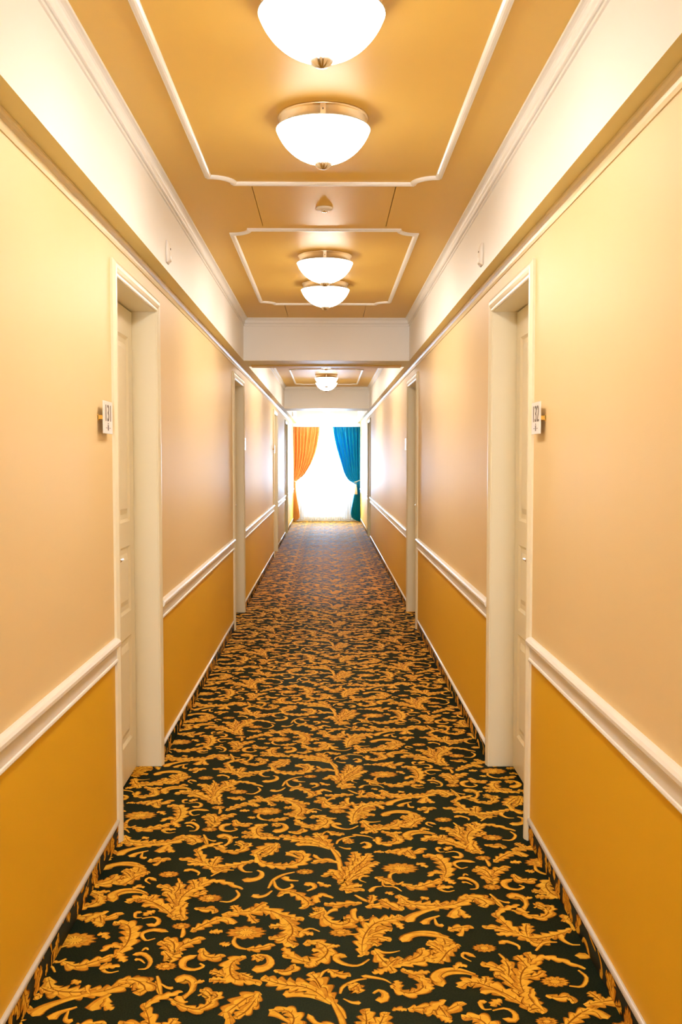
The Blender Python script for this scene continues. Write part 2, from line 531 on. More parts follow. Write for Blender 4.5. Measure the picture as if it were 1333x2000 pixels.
('L',18,((-0.447,3.225), (-0.460,3.270), (-0.469,3.288),)),
('L',14,((-0.436,3.240), (-0.395,3.277), (-0.347,3.261), (-0.287,3.211),)),
('L',22,((-0.469,3.111), (-0.477,3.057), (-0.452,2.992),)),
('L',17,((-0.492,2.999), (-0.473,3.011), (-0.455,3.011),)),
('L',9,((-0.454,3.005), (-0.466,3.070), (-0.457,3.111),)),
('F',38,((-0.389,3.145),)),
('S',6,((-0.355,3.123), (-0.320,3.120), (-0.296,3.165), (-0.309,3.205),)),
('F',34,((-0.555,3.333),)),
('S',5,((-0.518,3.301), (-0.510,3.278), (-0.506,3.263),)),
('C',11,((-0.507,3.356), (-0.484,3.372), (-0.453,3.347), (-0.454,3.324),)),
('C',9,((-0.589,3.279), (-0.617,3.306), (-0.627,3.284), (-0.605,3.257),)),
('C',16,((-0.705,3.145), (-0.718,3.178), (-0.690,3.211), (-0.646,3.213), (-0.605,3.186),)),
('L',11,((-0.659,3.213), (-0.644,3.240), (-0.622,3.227),)),
('C',17,((-0.795,3.371), (-0.773,3.408), (-0.734,3.419), (-0.676,3.402), (-0.644,3.379),)),
('L',24,((-0.635,3.347), (-0.666,3.319), (-0.690,3.273), (-0.705,3.251),)),
('L',16,((-0.677,3.304), (-0.698,3.343), (-0.723,3.367),)),
('L',20,((-0.805,3.252), (-0.769,3.271), (-0.742,3.301), (-0.740,3.336),)),
('L',20,((-0.649,3.440), (-0.620,3.456), (-0.569,3.461),)),
('C',11,((-0.622,3.406), (-0.609,3.428), (-0.601,3.464),)),
('S',6,((-0.406,3.315), (-0.371,3.362), (-0.331,3.365),)),
('C',9,((-0.594,3.046), (-0.613,3.046), (-0.609,3.013), (-0.588,3.013),)),
('C',11,((-0.568,2.968), (-0.537,2.961), (-0.531,2.993), (-0.552,3.016), (-0.587,3.006),)),
('L',14,((-0.554,3.058), (-0.570,3.045), (-0.585,3.026),)),
('F',28,((-0.455,2.954),)),
('S',7,((-0.447,2.942), (-0.442,2.905), (-0.444,2.881),)),
('L',24,((-0.459,2.773), (-0.443,2.817), (-0.414,2.851), (-0.374,2.878),)),
('L',20,((-0.452,2.767), (-0.473,2.823), (-0.507,2.858),)),
('L',20,((-0.450,2.789), (-0.459,2.846), (-0.491,2.882),)),
('L',20,((-0.478,2.790), (-0.454,2.776), (-0.428,2.789),)),
('L',18,((-0.486,2.801), (-0.455,2.751), (-0.462,2.757),)),
('F',30,((-0.463,2.714),)),
('C',11,((-0.488,2.918), (-0.537,2.931), (-0.568,2.907), (-0.549,2.865), (-0.522,2.876),)),
('C',13,((-0.381,2.775), (-0.416,2.750), (-0.413,2.708), (-0.381,2.694), (-0.356,2.712), (-0.369,2.728),)),
('L',20,((-0.372,2.816), (-0.363,2.772), (-0.331,2.757), (-0.301,2.774),)),
('L',13,((-0.324,2.844), (-0.306,2.838), (-0.294,2.832),)),
('C',11,((-0.572,2.778), (-0.542,2.785), (-0.513,2.746), (-0.516,2.704), (-0.540,2.699),)),
('C',8,((-0.561,2.752), (-0.544,2.752), (-0.526,2.731),)),
('S',5,((-0.548,2.802), (-0.540,2.819), (-0.531,2.807),)),
('S',6,((-0.479,2.662), (-0.466,2.622), (-0.452,2.569),)),
('C',8,((-0.423,2.597), (-0.442,2.602), (-0.461,2.622),)),
('C',15,((-0.420,2.626), (-0.402,2.656), (-0.372,2.631), (-0.373,2.582), (-0.386,2.544),)),
('L',9,((-0.370,2.616), (-0.356,2.630), (-0.343,2.632),)),
('L',14,((-0.484,2.504), (-0.463,2.541), (-0.430,2.564), (-0.397,2.582),)),
('L',18,((-0.417,2.531), (-0.380,2.503), (-0.338,2.493), (-0.308,2.534), (-0.326,2.581), (-0.350,2.586),)),
('L',15,((-0.313,2.534), (-0.297,2.557), (-0.307,2.576),)),
('C',12,((-0.409,2.559), (-0.389,2.530), (-0.374,2.530),)),
('L',17,((-0.430,3.077), (-0.400,3.063), (-0.370,3.066), (-0.363,3.036),)),
('L',14,((-0.363,2.910), (-0.346,2.916), (-0.323,2.915),)),
('L',14,((-0.651,2.701), (-0.630,2.716), (-0.595,2.716),)),
]

# ------------------------------------------------------------ floor: green carpet woven with gold acanthus scrolls
REP = [np.array((1.020, 0.502)), np.array((0.0, 1.030))]     # half-drop repeat of the woven pattern

def stroke_quads(st, w, pts, scale, fine, shift=0):
    """quads (n,4,2) of one woven ornament"""
    w = w / 1000.0
    if st == 'F':
        cx, cy = pts[0]
        rx, ry = w * 1.05, w * .74
        n = 44 if fine else 22
        q = []
        for i in range(n):
            r = []
            for a in (i, i + 1):
                th = 2 * PI * a / n
                k = (.74 + .32 * abs(math.sin(th * 6.5)) ** .7) * scale
                r.append((cx + rx * k * math.cos(th), cy + ry * k * math.sin(th)))
            q.append([(cx, cy), r[0], r[1], (cx, cy)])
        return np.array(q)
    P0 = np.array(pts)
    L = np.sum(np.linalg.norm(np.diff(P0, axis=0), axis=1))
    nl = max(3, int(round(L / .034)))
    n = (nl * 7 + 1) if st == 'L' else max(9, int(L / .012))
    if not fine:
        n = (nl * 3 + 1) if st == 'L' else max(6, int(L / .03))
    P = spline(pts, n)
    T = np.gradient(P, axis=0)
    T /= np.linalg.norm(T, axis=1)[:, None] + 1e-9
    N = np.stack([-T[:, 1], T[:, 0]], 1)
    t = np.linspace(0, 1, n)
    if st == 'L':
        env = np.sin(PI * (.05 + .90 * t)) ** .62
        ph = (t * nl) % 1.0
        def lobe(p):                       # long rise, short notch: a pointed finger of the leaf
            return .50 + .56 * np.sin(PI * np.clip(p, 0, 1) ** 1.7) ** .8
        saw = lobe(ph)
        sawb = lobe((t * nl + .45) % 1.0)
        a, b = env * saw, env * sawb
        sh = .45 * w
    elif st == 'C':
        env = np.where(t < .14, np.sqrt(np.clip(1 - ((.14 - t) / .14) ** 2, 0, 1)), 1 - .80 * ((t - .14) / .86) ** .8)
        a = b = env
        sh = 0
    else:
        env = .55 + .45 * np.sin(PI * t)
        a = b = env
        sh = 0
    w2 = w * (1.32 if st == 'L' else 1.22)
    if shift:
        P = P + N * (w * shift)
    A = P + N * (a * w2 * scale)[:, None]
    B = P - N * (b * w2 * scale)[:, None]
    if sh:
        A = A + T * ((a - .5 * env) * sh)[:, None]
        B = B + T * ((b - .5 * env) * sh)[:, None]
    return np.stack([A[:-1], A[1:], B[1:], B[:-1]], 1)

def vein_quads(st, w, pts):
    w = w / 1000.0
    if st == 'F':
        cx, cy = pts[0]
        q = []
        for i in range(9):
            th = PI * (.1 + .8 * i / 8)
            for sgn in (1, -1):
                d = np.array((math.cos(th), sgn * math.sin(th) * .62))
                nn = np.array((-d[1], d[0])) * .0022
                p0, p1 = np.array((cx, cy)) + d * w * .35, np.array((cx, cy)) + d * w * .72
                q.append([p0 - nn, p1 - nn * .3, p1 + nn * .3, p0 + nn])
        return np.array(q)
    P0 = np.array(pts)
    L = np.sum(np.linalg.norm(np.diff(P0, axis=0), axis=1))
    n = max(8, int(L / .015))
    P = spline(pts, n)
    T = np.gradient(P, axis=0)
    T /= np.linalg.norm(T, axis=1)[:, None] + 1e-9
    N = np.stack([-T[:, 1], T[:, 0]], 1)
    t = np.linspace(0, 1, n)
    ww = (.0026 * np.sin(PI * np.clip(t * .9 + .05, 0, 1)))[:, None]
    P = P + N * (w * .12)
    A, B = P + N * ww, P - N * ww
    Q = [np.stack([A[:-1], A[1:], B[1:], B[:-1]], 1)]
    nl = max(2, int(L / .030))
    for k in range(nl):                                   # short side veins sweeping to the lobes
        i = min(n - 2, int((k + .5) / nl * n))
        for sgn in (1, -1):
            e = w * .60 * math.sin(PI * (.05 + .9 * t[i])) ** .6
            p0 = P[i]
            p1 = P[i] + N[i] * sgn * e + T[i] * e * .9
            d = p1 - p0
            nn = np.array((-d[1], d[0])) / (np.linalg.norm(d) + 1e-9) * .0012
            Q.append(np.array([[p0 - nn, p1 - nn * .4, p1 + nn * .4, p0 + nn]]))
    return np.concatenate(Q)

def cell_layers(fine):
    # each ornament lies a hair above the last, so overlapping lobes keep their brown outlines
    lay = {'cedge': [], 'cgold': [], 'chigh': [], 'cvein': []}
    def put(k, q, z):
        lay[k].append(np.concatenate([q, np.full(q.shape[:2] + (1,), z)], 2))
    for i, (st, w, pts) in enumerate(CARPET):
        z = .0004 + i * 1.2e-5
        if fine:
            put('cedge', stroke_quads(st, w, pts, 1.0, True), z)
            put('cgold', stroke_quads(st, w, pts, 1 - (.0016 + .0001 * w) / (w * .00128), True), z + 4e-6)
            put('chigh', stroke_quads(st, w * .55, pts, 1, True, .30 if i % 2 else -.30), z + 6e-6)
            if st == 'F' or (st == 'L' and w >= 15):
                put('cvein', vein_quads(st, w, pts), z + 8e-6)
        else:
            put('cgold', stroke_quads(st, w, pts, .92, False), z)
    return {k: np.concatenate(v) for k, v in lay.items() if v}

FLOORQ = {'cedge': [], 'cgold': [], 'chigh': [], 'cvein': []}             # (n,4,3)
SKIRTQ = {s: {'cedge': [], 'cgold': [], 'chigh': [], 'cvein': []} for s in (-1, 1)}
YLOD = 9.5
SK = .072                                                   # height of the turned-up carpet
for fine in (True, False):
    L = cell_layers(fine)
    lo, hi = (0.2, YLOD) if fine else (YLOD, YE)
    for k, Q in L.items():
        for i in range(-3, 4):
            for j in range(-6, 28):
                off = REP[0] * i + REP[1] * j
                ymin, ymax = 2.3 + off[1], 4.0 + off[1]
                if ymax < lo or ymin > hi or abs(off[0]) > 2.2:
                    continue
                q = Q + np.array((off[0], off[1], 0))
                c = q.mean(axis=1)
                sel = (c[:, 1] >= lo) & (c[:, 1] < hi) & (c[:, 0] > -1.1) & (c[:, 0] < 1.1)
                q, c = q[sel], c[sel]
                if not len(q):
                    continue
                inside = (c[:, 0] > XW[-1] + .003) & (c[:, 0] < XW[1] - .003)
                for s in (-1, 1):
                    for a, b, dep in DOORS[s]:
                        m = (c[:, 1] > a + CAS) & (c[:, 1] < b - CAS) & (c[:, 0] * s > XW[s] * s - .004) & (c[:, 0] * s < XW[s] * s + dep)
                        inside |= m
                    beyond = (c[:, 0] - XW[s]) * s
                    m = (beyond > 0) & (beyond < SK)
                    for a, b, dep in DOORS[s]:
                        m &= ~((c[:, 1] > a - .004) & (c[:, 1] < b + .004))
                    if m.any():
                        f = q[m]
                        z = np.clip(np.abs(f[:, :, 0] - XW[s]) * np.sign((f[:, :, 0] - XW[s]) * s), .001, SK)
                        x = XW[s] - s * (.004 + f[:, :, 2])
                        SKIRTQ[s][k].append(np.stack([x, f[:, :, 1], z], 2))
                f = q[inside]
                if len(f):
                    FLOORQ[k].append(f)

def big_mesh(name, mb, quads):
    """one mesh object from the boxes in mb plus large numpy arrays of quads per material"""
    nv, nf = len(mb.v), len(mb.f)
    V = [np.array(mb.v, float).reshape(-1, 3)]
    loops = [i for f in mb.f for i in f]
    sizes = [len(f) for f in mb.f]
    mi = list(mb.m)
    base = nv
    L = [np.array(loops, int)]
    S = [np.array(sizes, int)]
    MI = [np.array(mi, int)]
    for k, arrs in quads.items():
        if not arrs:
            continue
        A = np.concatenate(arrs)
        # upward / outward normals are irrelevant for these opaque piles
        V.append(A.reshape(-1, 3))
        m = len(A)
        L.append(np.arange(base, base + 4 * m))
        S.append(np.full(m, 4))
        MI.append(np.full(m, mb.slot(k)))
        base += 4 * m
    V, L, S, MI = np.concatenate(V), np.concatenate(L), np.concatenate(S), np.concatenate(MI)
    me = bpy.data.meshes.new(name)
    me.vertices.add(len(V)); me.vertices.foreach_set('co', V.astype(np.float32).ravel())
    me.loops.add(len(L)); me.loops.foreach_set('vertex_index', L.astype(np.int32))
    me.polygons.add(len(S))
    me.polygons.foreach_set('loop_start', np.concatenate([[0], np.cumsum(S)[:-1]]).astype(np.int32))
    me.polygons.foreach_set('loop_total', S.astype(np.int32))
    me.polygons.foreach_set('material_index', MI.astype(np.int32))
    for k in mb.mats:
        me.materials.append(M[k])
    me.update(calc_edges=True)
    o = bpy.data.objects.new(name, me)
    COL.objects.link(o)
    return o

fm = MB()
fm.box(-1.1, 1.08, Y0 - .2, YE + .25, -.12, 0, 'green')
fl = big_mesh('floor', fm, FLOORQ)
tag(fl, 'dark green corridor carpet woven with gold acanthus leaves and scrolls', kind='structure')

def free_spans(s, y0, y1, pad=0.0):
    """stretches of wall between the door casings"""
    out, y = [], y0
    for a, b, dep in DOORS[s]:
        if a > y:
            out.append((y, a - pad))
        y = b + pad
    out.append((y, y1))
    return out

for s, side in ((-1, 'left'), (1, 'right')):
    sm = MB()
    for a, b in free_spans(s, Y0, YE):
        sm.box(XW[s] + s * .01, XW[s] - s * .004, a, b, -.01, SK + .002, 'green')
        sm.sweep([(XW[s], a, SK + .009), (XW[s], b, SK + .009)],
                 [(-.009, -.002), (-.009, .008), (-.005, .011), (.005, .010), (.009, .006), (.009, -.002)], (-s, 0, 0), 'trim')
    o = big_mesh('baseboard_' + side, sm, SKIRTQ[s])
    tag(o, 'carpet turned up the foot of the %s wall under a thin white strip' % side, kind='structure')

# ------------------------------------------------------------ walls
ZT = 2.95
for s, side in ((-1, 'left'), (1, 'right')):
    w = MB()
    x0, x1 = XW[s], XW[s] + s * .3
    zm = RAIL0 + .04
    spans, y = [], Y0 - .2
    for a, b, dep in DOORS[s]:
        spans.append((y, a + CAS - .03))
        y = b - CAS + .03
    spans.append((y, YE + .2))
    for a, b in spans:
        w.box(x0, x1, a, b, -.1, zm, 'wall_lo')
        w.box(x0, x1, a, b, zm, ZT, 'wall_hi')
    for a, b, dep in DOORS[s]:
        w.box(x0, x1, a + CAS - .03, b - CAS + .03, ZD + .03, ZT, 'wall_hi')
        w.box(x0 + s * (dep + .06), x1, a + CAS - .03, b - CAS + .03, -.1, ZD + .03, 'gap')
    o = w.build('wall_' + side)
    tag(o, '%s corridor wall, pale peach yellow above the rail and deep mustard below' % side, kind='structure')

w = MB()
bx0, bx1, bz0, bz1 = -.314, .286, 1.10, 1.90  # opening for the added fill window
w.box(-1.1, bx0, Y0 - .2, Y0, -.1, ZT, 'wall_hi')
w.box(bx1, 1.08, Y0 - .2, Y0, -.1, ZT, 'wall_hi')
w.box(bx0, bx1, Y0 - .2, Y0, -.1, bz0, 'wall_hi')
w.box(bx0, bx1, Y0 - .2, Y0, bz1, ZT, 'wall_hi')
tag(w.build('wall_back'), 'corridor end wall behind the camera', kind='structure')
w2 = empty('fill_window', (-.014, Y0 - .1, bz0))  # unseen window, added so fill light can enter from behind
tag(w2, 'unseen white framed window behind the camera, added for fill light', kind='structure')
f = MB()
f.box(bx0, bx0 + .04, Y0 - .13, Y0 - .07, bz0, bz1, 'frame')
f.box(bx1 - .04, bx1, Y0 - .13, Y0 - .07, bz0, bz1, 'frame')
f.box(bx0 + .04, bx1 - .04, Y0 - .13, Y0 - .07, bz0, bz0 + .04, 'frame')
f.box(bx0 + .04, bx1 - .04, Y0 - .13, Y0 - .07, bz1 - .04, bz1, 'frame')
g2 = MB()
g2.box(bx0 + .04, bx1 - .04, Y0 - .104, Y0 - .096, bz0 + .04, bz1 - .04, 'glass')
for ob in (f.build('window_frame', w2), g2.build('pane', w2)):
    ob.location = tuple(-Vector(w2.location))

WX0, WX1, WZ0, WZ1 = -.58, .44, .10, 2.14
w = MB()
w.box(-1.1, WX0, YE, YE + .22, -.1, ZT, 'white')
w.box(WX1, 1.08, YE, YE + .22, -.1, ZT, 'white')
w.box(WX0, WX1, YE, YE + .22, -.1, WZ0, 'white')
w.box(WX0, WX1, YE, YE + .22, WZ1, ZT, 'white')
tag(w.build('wall_front'), 'white end wall around the bright window', kind='structure')

# ------------------------------------------------------------ ceiling slabs (real gaps beside the loose hatch boards)
c = MB()
GX = (-.332, .303)
g = .0018
def slab(y0, y1, hatch=False):
    if hatch:
        for a, b in ((-1.0, GX[0] - g), (GX[0] + g, GX[1] - g), (GX[1] + g, 1.0)):
            c.box(a, b, y0, y1, ZC, ZC + .02, 'gold')
        for gx in GX:
            c.box(gx - .02, gx + .02, y0, y1, ZC + .02, ZC + .03, 'gap')
    else:
        c.box(-1.0, 1.0, y0, y1, ZC, ZC + .03, 'gold')
slab(Y0 - .2, 4.36); slab(4.36, 5.09, True); slab(5.09, 7.66); slab(7.66, 8.40, True); slab(8.40, YE + .2)
c.box(-1.1, 1.08, Y0 - .2, YE + .25, ZC + .03, ZC + .3, 'gap')
tag(c.build('ceiling'), 'golden yellow corridor ceiling with thin seams beside the loose panels', kind='structure')

# side bulkheads and cross beams
TR = [0]
def trim(mb, label):
    TR[0] += 1
    o = mb.build('trim_%d' % TR[0])
    return tag(o, label, kind='structure')

for s, side in ((-1, 'left'), (1, 'right')):
    b = MB()
    x0, x1 = XB[s], XW[s] + s * .28
    y0, y1, z0, z1 = Y0 - .1, YE + .1, ZB, ZC + .1
    vs = [(x, y, z) for x in (x0, x1) for y in (y0, y1) for z in (z0, z1)]
    b.add(vs, [(0, 1, 3, 2), (4, 6, 7, 5), (0, 4, 5, 1), (2, 3, 7, 6), (1, 5, 7, 3)], 'white')
    b.add(vs, [(0, 2, 6, 4)], 'soffit')
    trim(b, 'boxed white bulkhead with a golden underside along the %s wall' % side)
for i, (a, e) in enumerate(BEAMS):
    b = MB()
    vs = [(x, y, z) for x in (XB[-1] - .02, XB[1] + .02) for y in (a, e) for z in (ZB + .0005, ZC + .1)]
    b.add(vs, [(0, 1, 3, 2), (4, 6, 7, 5), (0, 4, 5, 1), (2, 3, 7, 6), (1, 5, 7, 3)], 'white')
    b.add(vs, [(0, 2, 6, 4)], 'soffit')
    if i == 0:
        b.box(-.683, .663, e - .16, e - .002, ZB - .010, ZB + .02, 'gold')
    trim(b, ['nearer cross beam spanning the corridor below the golden ceiling', 'farther cross beam spanning the corridor before the window'][i])

# cornices: small ogee where ceiling meets bulkheads and beams
def arc(cx, cz, r, a0, a1, n):
    return [(cx + r * math.cos(a0 + (a1 - a0) * i / n), cz + r * math.sin(a0 + (a1 - a0) * i / n)) for i in range(n + 1)]
corn = [(0, 0), (.036, 0), (.036, -.010)] + arc(.036, -.032, .021, PI / 2, PI, 5)[1:] + [(.015, -.036)] + arc(.002, -.036, .013, 0, -PI / 2, 4) + [(.0, -.055), (.006, -.056), (.006, -.066), (0, -.068)]
for i, (a, e) in enumerate(SECT):
    b = MB()
    pr = [(u, -v) for u, v in corn]           # N points down: second coordinate is depth below the ceiling
    path = [(XB[-1], a, ZC), (XB[1], a, ZC), (XB[1], e, ZC), (XB[-1], e, ZC)]
    b.sweep(path, pr, (0, 0, -1), 'white', closed=True)
    trim(b, ['white cornice around the nearest ceiling bay', 'white cornice around the middle ceiling bay', 'white cornice around the farthest ceiling bay'][i])

# crown under the bulkheads, chair rails
for s, side in ((-1, 'left'), (1, 'right')):
    b = MB()
    pr = [(0, 0), (0, .022), (.008, .022), (.014, .018), (.020, .010), (.030, .008), (.040, .004), (.040, 0)]
    if s == 1:
        pr = [(-u, v) for u, v in pr]
    b.sweep([(XW[s], Y0, ZB), (XW[s], YE, ZB)], pr, (-s, 0, 0), 'crown')
    trim(b, 'slim glossy crown moulding along the top of the %s wall' % side)
    b = MB()
    h = RAIL1 - RAIL0
    pz = [(0, 0), (0, .010), (.006, .014), (.012, .012), (.014, .008), (.050, .008), (.053, .012), (.058, .014), (.062, .020), (.070, .024), (.080, .024), (.088, .019), (h, .008), (h, 0)]
    for a, e in free_spans(s, Y0, YE):
        vs = [(XW[s] - s * p, y, RAIL0 + z) for y in (a, e) for z, p in pz]
        n = len(pz)
        fs = [(t, (t + 1) % n, n + (t + 1) % n, n + t) for t in range(n)] + [tuple(range(n)), tuple(reversed(range(n, 2 * n)))]
        b.add(vs, fs, 'trim')
    trim(b, 'white chair rail along the %s wall between the doors' % side)

# notched panel mouldings on the ceiling
FX0, FX1, NR = -.505, .474, .10
for i, (a, e) in enumerate([(-1.45, .97), (1.87, 4.30), (5.15, 7.58), (9.72, 12.2), (13.0, 15.62), (19.9, 22.3)]):
    path = []
    for cx, cy, a0 in ((FX0, e, -PI / 2), (FX1, e, PI), (FX1, a, PI / 2), (FX0, a, 0)):
        # quarter circles centred on the outer corners, bulging inward
        for t in range(9):
            an = a0 + (PI / 2) * t / 8
            path.append((cx + NR * math.cos(an), cy + NR * math.sin(an), ZC))
    # order corners so the outline runs around the frame
    cs = [path[k * 9:(k + 1) * 9] for k in range(4)]
    path = cs[0] + cs[1] + cs[2] + cs[3]
    b = MB()
    b.sweep(path, [(-.014, 0), (-.014, .006), (-.009, .011), (-.003, .014), (.004, .014), (.009, .009), (.014, .007), (.014, 0)], (0, 0, -1), 'trim', closed=True)
    trim(b,
         ['white notched ceiling frame behind the camera', 'white notched ceiling frame nearest the camera, running out of the picture top',
          'white notched ceiling frame before the nearer cross beam', 'white notched ceiling frame hidden past the nearer cross beam',
          'white notched ceiling frame before the farther cross beam', 'white notched ceiling frame over the window end'][i])

# ------------------------------------------------------------ doors
def make_door(idx, s, a, b, dep, label):
    xw = XW[s]
    yc = (a + b) / 2
    root = empty('door_%d' % idx, (xw, yc, 0))
    tag(root, label, kind='structure')
    L = (xw, yc, 0)
    ya, yb = a + CAS, b - CAS                    # clear opening
    # casing
    f = MB()
    path = [(xw, ya, -.002), (xw, ya, ZD), (xw, yb, ZD), (xw, yb, -.002)]
    t = Vector((0, 0, 1)).cross(Vector((-s, 0, 0)))
    k = 1 if t.y < 0 else -1                     # outward side of the first leg is towards -y
    pr = [(0, -.004), (0, .010), (.004, .013), (.012, .013), (.018, .016), (.030, .019), (.044, .018), (.053, .013), (CAS, .009), (CAS, -.004)]
    f.sweep(path, [(u * k, v) for u, v in pr], (-s, 0, 0), 'door')
    fr = f.build('casing', root)
    fr.matrix_parent_inverse = root.matrix_world.inverted()
    # jamb lining
    j = MB()
    xi = xw + s * (dep + .05)
    j.box(xw - s * .006, xi, ya - .028, ya + .002, 0, ZD, 'door')
    j.box(xw - s * .006, xi, yb - .002, yb + .028, 0, ZD, 'door')
    j.box(xw - s * .006, xi, ya - .028, yb + .028, ZD - .002, ZD + .028, 'door')
    jo = j.build('jamb', root, bevel=.002)
    # leaf with three raised panels
    l = MB()
    xl = xw + s * dep
    th = s * .045
    g = .005
    y0, y1, z0, z1 = ya + .002 + g, yb - .002 - g, .006, ZD - .002 - g
    st = .085
    rows = [(.17, .65), (.76, 1.06), (1.17, 2.0)]
    ins = [(0, 0), (.012, .009), (.034, .009), (.060, -.0005)]
    # face with rectangular openings filled by sunk-and-raised panels
    zs = [z0] + [q for r in rows for q in r] + [z1]
    l.box(xl, xl + th, y0, y0 + st, z0, z1, 'door')
    l.box(xl, xl + th, y1 - st, y1, z0, z1, 'door')
    for q in range(0, len(zs), 2):
        l.box(xl, xl + th, y0 + st, y1 - st, zs[q], zs[q + 1], 'door')
    for r0, r1 in rows:
        pts = []
        for o_, d_ in ins:
            for yy, zz in ((y0 + st + o_, r0 + o_), (y1 - st - o_, r0 + o_), (y1 - st - o_, r1 - o_), (y0 + st + o_, r1 - o_)):
                pts.append((xl + s * d_, yy, zz))
        fs = []
        for q in range(3):
            for e in range(4):
                e2 = (e + 1) % 4
                fs.append((q * 4 + e, q * 4 + e2, (q + 1) * 4 + e2, (q + 1) * 4 + e))
        fs.append((12, 13, 14, 15))
        l.add(pts, fs, 'door')
        l.box(xl + th * .8, xl + th, y0 + st, y1 - st, r0, r1, 'door')
    lo = l.build('door_leaf', root)
    # lock plate and lever on the stile nearest the camera
    yl = ya + .052
    p = MB()
    p.box(xl - s * .022, xl + s * .001, yl - .022, yl + .030, .93, 1.18, 'metal')
    po = p.build('lock_plate', lo, bevel=.006)
    tag(po, 'satin metal lock plate')
    h = MB()
    h.tube([(xl - s * .015, yl, 1.055), (xl - s * .050, yl, 1.055)], .010, 'metal')
    h.tube([(xl - s * .050, yl - .012, 1.055), (xl - s * .070, yl - .004, 1.056), (xl - s * .086, yl + .012, 1.056), (xl - s * .091, yl + .05, 1.055), (xl - s * .088, yl + .120, 1.053)], [.009, .011, .010, .009, .007], 'metal')
    ho = h.build('lever_handle', lo)
    tag(ho, 'satin metal lever')
    for ob in (fr, jo, lo):
        ob.parent = root
        ob.matrix_parent_inverse.identity()
        ob.location = (-xw, -yc, 0)
    return root

dl = ['cream panelled door in its deep frame, nearest on the left, beside the sign 131',
      'second door on the left, its cream frame just before the nearer cross beam',
      'third door on the left with a small white plate before its casing',
      'farthest door on the left, close to the orange curtain']
dr = ['cream panelled door in its deep frame, nearest on the right, beside the sign 132',
      'second door on the right with a lever handle showing past its casing',
      'farthest door on the right, close to the teal curtain']
n = 0
for s, lab in ((-1, dl), (1, dr)):
    for (a, b, dep), t in zip(DOORS[s], lab):
        n += 1
        make_door(n, s, a, b, dep, t)

# ------------------------------------------------------------ window at the end
win = empty('window_1', ((WX0 + WX1) / 2, YE + .12, WZ0))
tag(win, 'tall white framed window glowing behind the sheer curtain', kind='structure')
yf = YE + .12
f = MB()
fw = .05
zt = .76
f.box(WX0, WX0 + fw, yf - .03, yf + .03, WZ0, WZ1, 'frame')
f.box(WX1 - fw, WX1, yf - .03, yf + .03, WZ0, WZ1, 'frame')
f.box(WX0 + fw, WX1 - fw, yf - .03, yf + .03, WZ0, WZ0 + fw, 'frame')
f.box(WX0 + fw, WX1 - fw, yf - .03, yf + .03, WZ1 - fw, WZ1, 'frame')
f.box(WX0 + fw, WX1 - fw, yf - .03, yf + .03, zt - .03, zt + .03, 'frame')
fo = f.build('window_frame', win)
pn = MB()
pn.box(WX0 + fw, WX1 - fw, yf - .004, yf + .004, zt + .03, WZ1 - fw, 'glass')
po = pn.build('pane', win)
lp = MB()
lp.box(WX0 + fw, WX1 - fw, yf - .012, yf + .012, WZ0 + fw, zt - .03, 'frame')
lo = lp.build('lower_panel', win)
for ob in (fo, po, lo):
    ob.location = tuple(-Vector(win.location))
o_ = MB()
o_.box(-2.5, 2.5, 24.2, 24.35, -.3, 1.0, 'outside')
o_.box(-2.5, 2.5, YE + .25, 24.35, -.4, -.1, 'outside')
tag(o_.build('wall_balcony'), 'pale balcony parapet outside the window', kind='structure')

# ------------------------------------------------------------ ceiling lamps
def make_lamp():
    root = empty('ceiling_lamp', (0, 0, 0))
    r = MB()
    r.lathe([(.128, 0), (.158, 0), (.160, -.004), (.156, -.008), (.152, -.012), (.150, -.040), (.146, -.042)], 0, 0, 'brass', n=64)
    r.build('base_ring', root)
    b = MB()
    R, h = .1770, .115                          # shallow spherical bowl of lit opal glass
    a0 = math.asin(.166 / R)
    prof = [(R * math.sin(t), -.045 + (R - h) - R * math.cos(t)) for t in np.linspace(a0, .03, 22)]
    b.lathe(prof, 0, 0, 'bowl', n=64, cap=False)
    b.lathe([(.140, -.0425), (.1665, -.0425), (.1665, -.0452), (.1640, -.0456)], 0, 0, 'baffle', n=64, cap=False)
    b.build('glass_bowl', root)
    f = MB()
    f.lathe([(.012, -.154), (.029, -.156), (.030, -.160), (.027, -.168), (.016, -.177), (.004, -.180)], 0, 0, 'metal', n=72,
            fn=lambda a, z: 1 + (.11 * abs(math.cos(4.5 * a)) - .06 if z < -.157 else 0))
    f.build('finial', root)
    for a in (-PI / 2, PI / 6, 5 * PI / 6):
        q = MB()
        ca, sa = math.cos(a), math.sin(a)
        def P(rr, tt, z):
            return (rr * ca - tt * sa, rr * sa + tt * ca, z)
        vs = [P(rr, tt, z) for rr in (.150, .163) for tt in (-.009, .009) for z in (-.046, -.006)]
        q.add(vs, [(0, 1, 3, 2), (4, 6, 7, 5), (0, 4, 5, 1), (2, 3, 7, 6), (0, 2, 6, 4), (1, 5, 7, 3)], 'brass')
        vs = [P(rr, tt, z) for rr in (.163, .166) for tt in (-.002, .002) for z in (-.029, -.024)]
        q.add(vs, [(0, 1, 3, 2), (4, 6, 7, 5), (0, 4, 5, 1), (2, 3, 7, 6), (0, 2, 6, 4), (1, 5, 7, 3)], 'dark')
        q.build('clip', root)
    return root

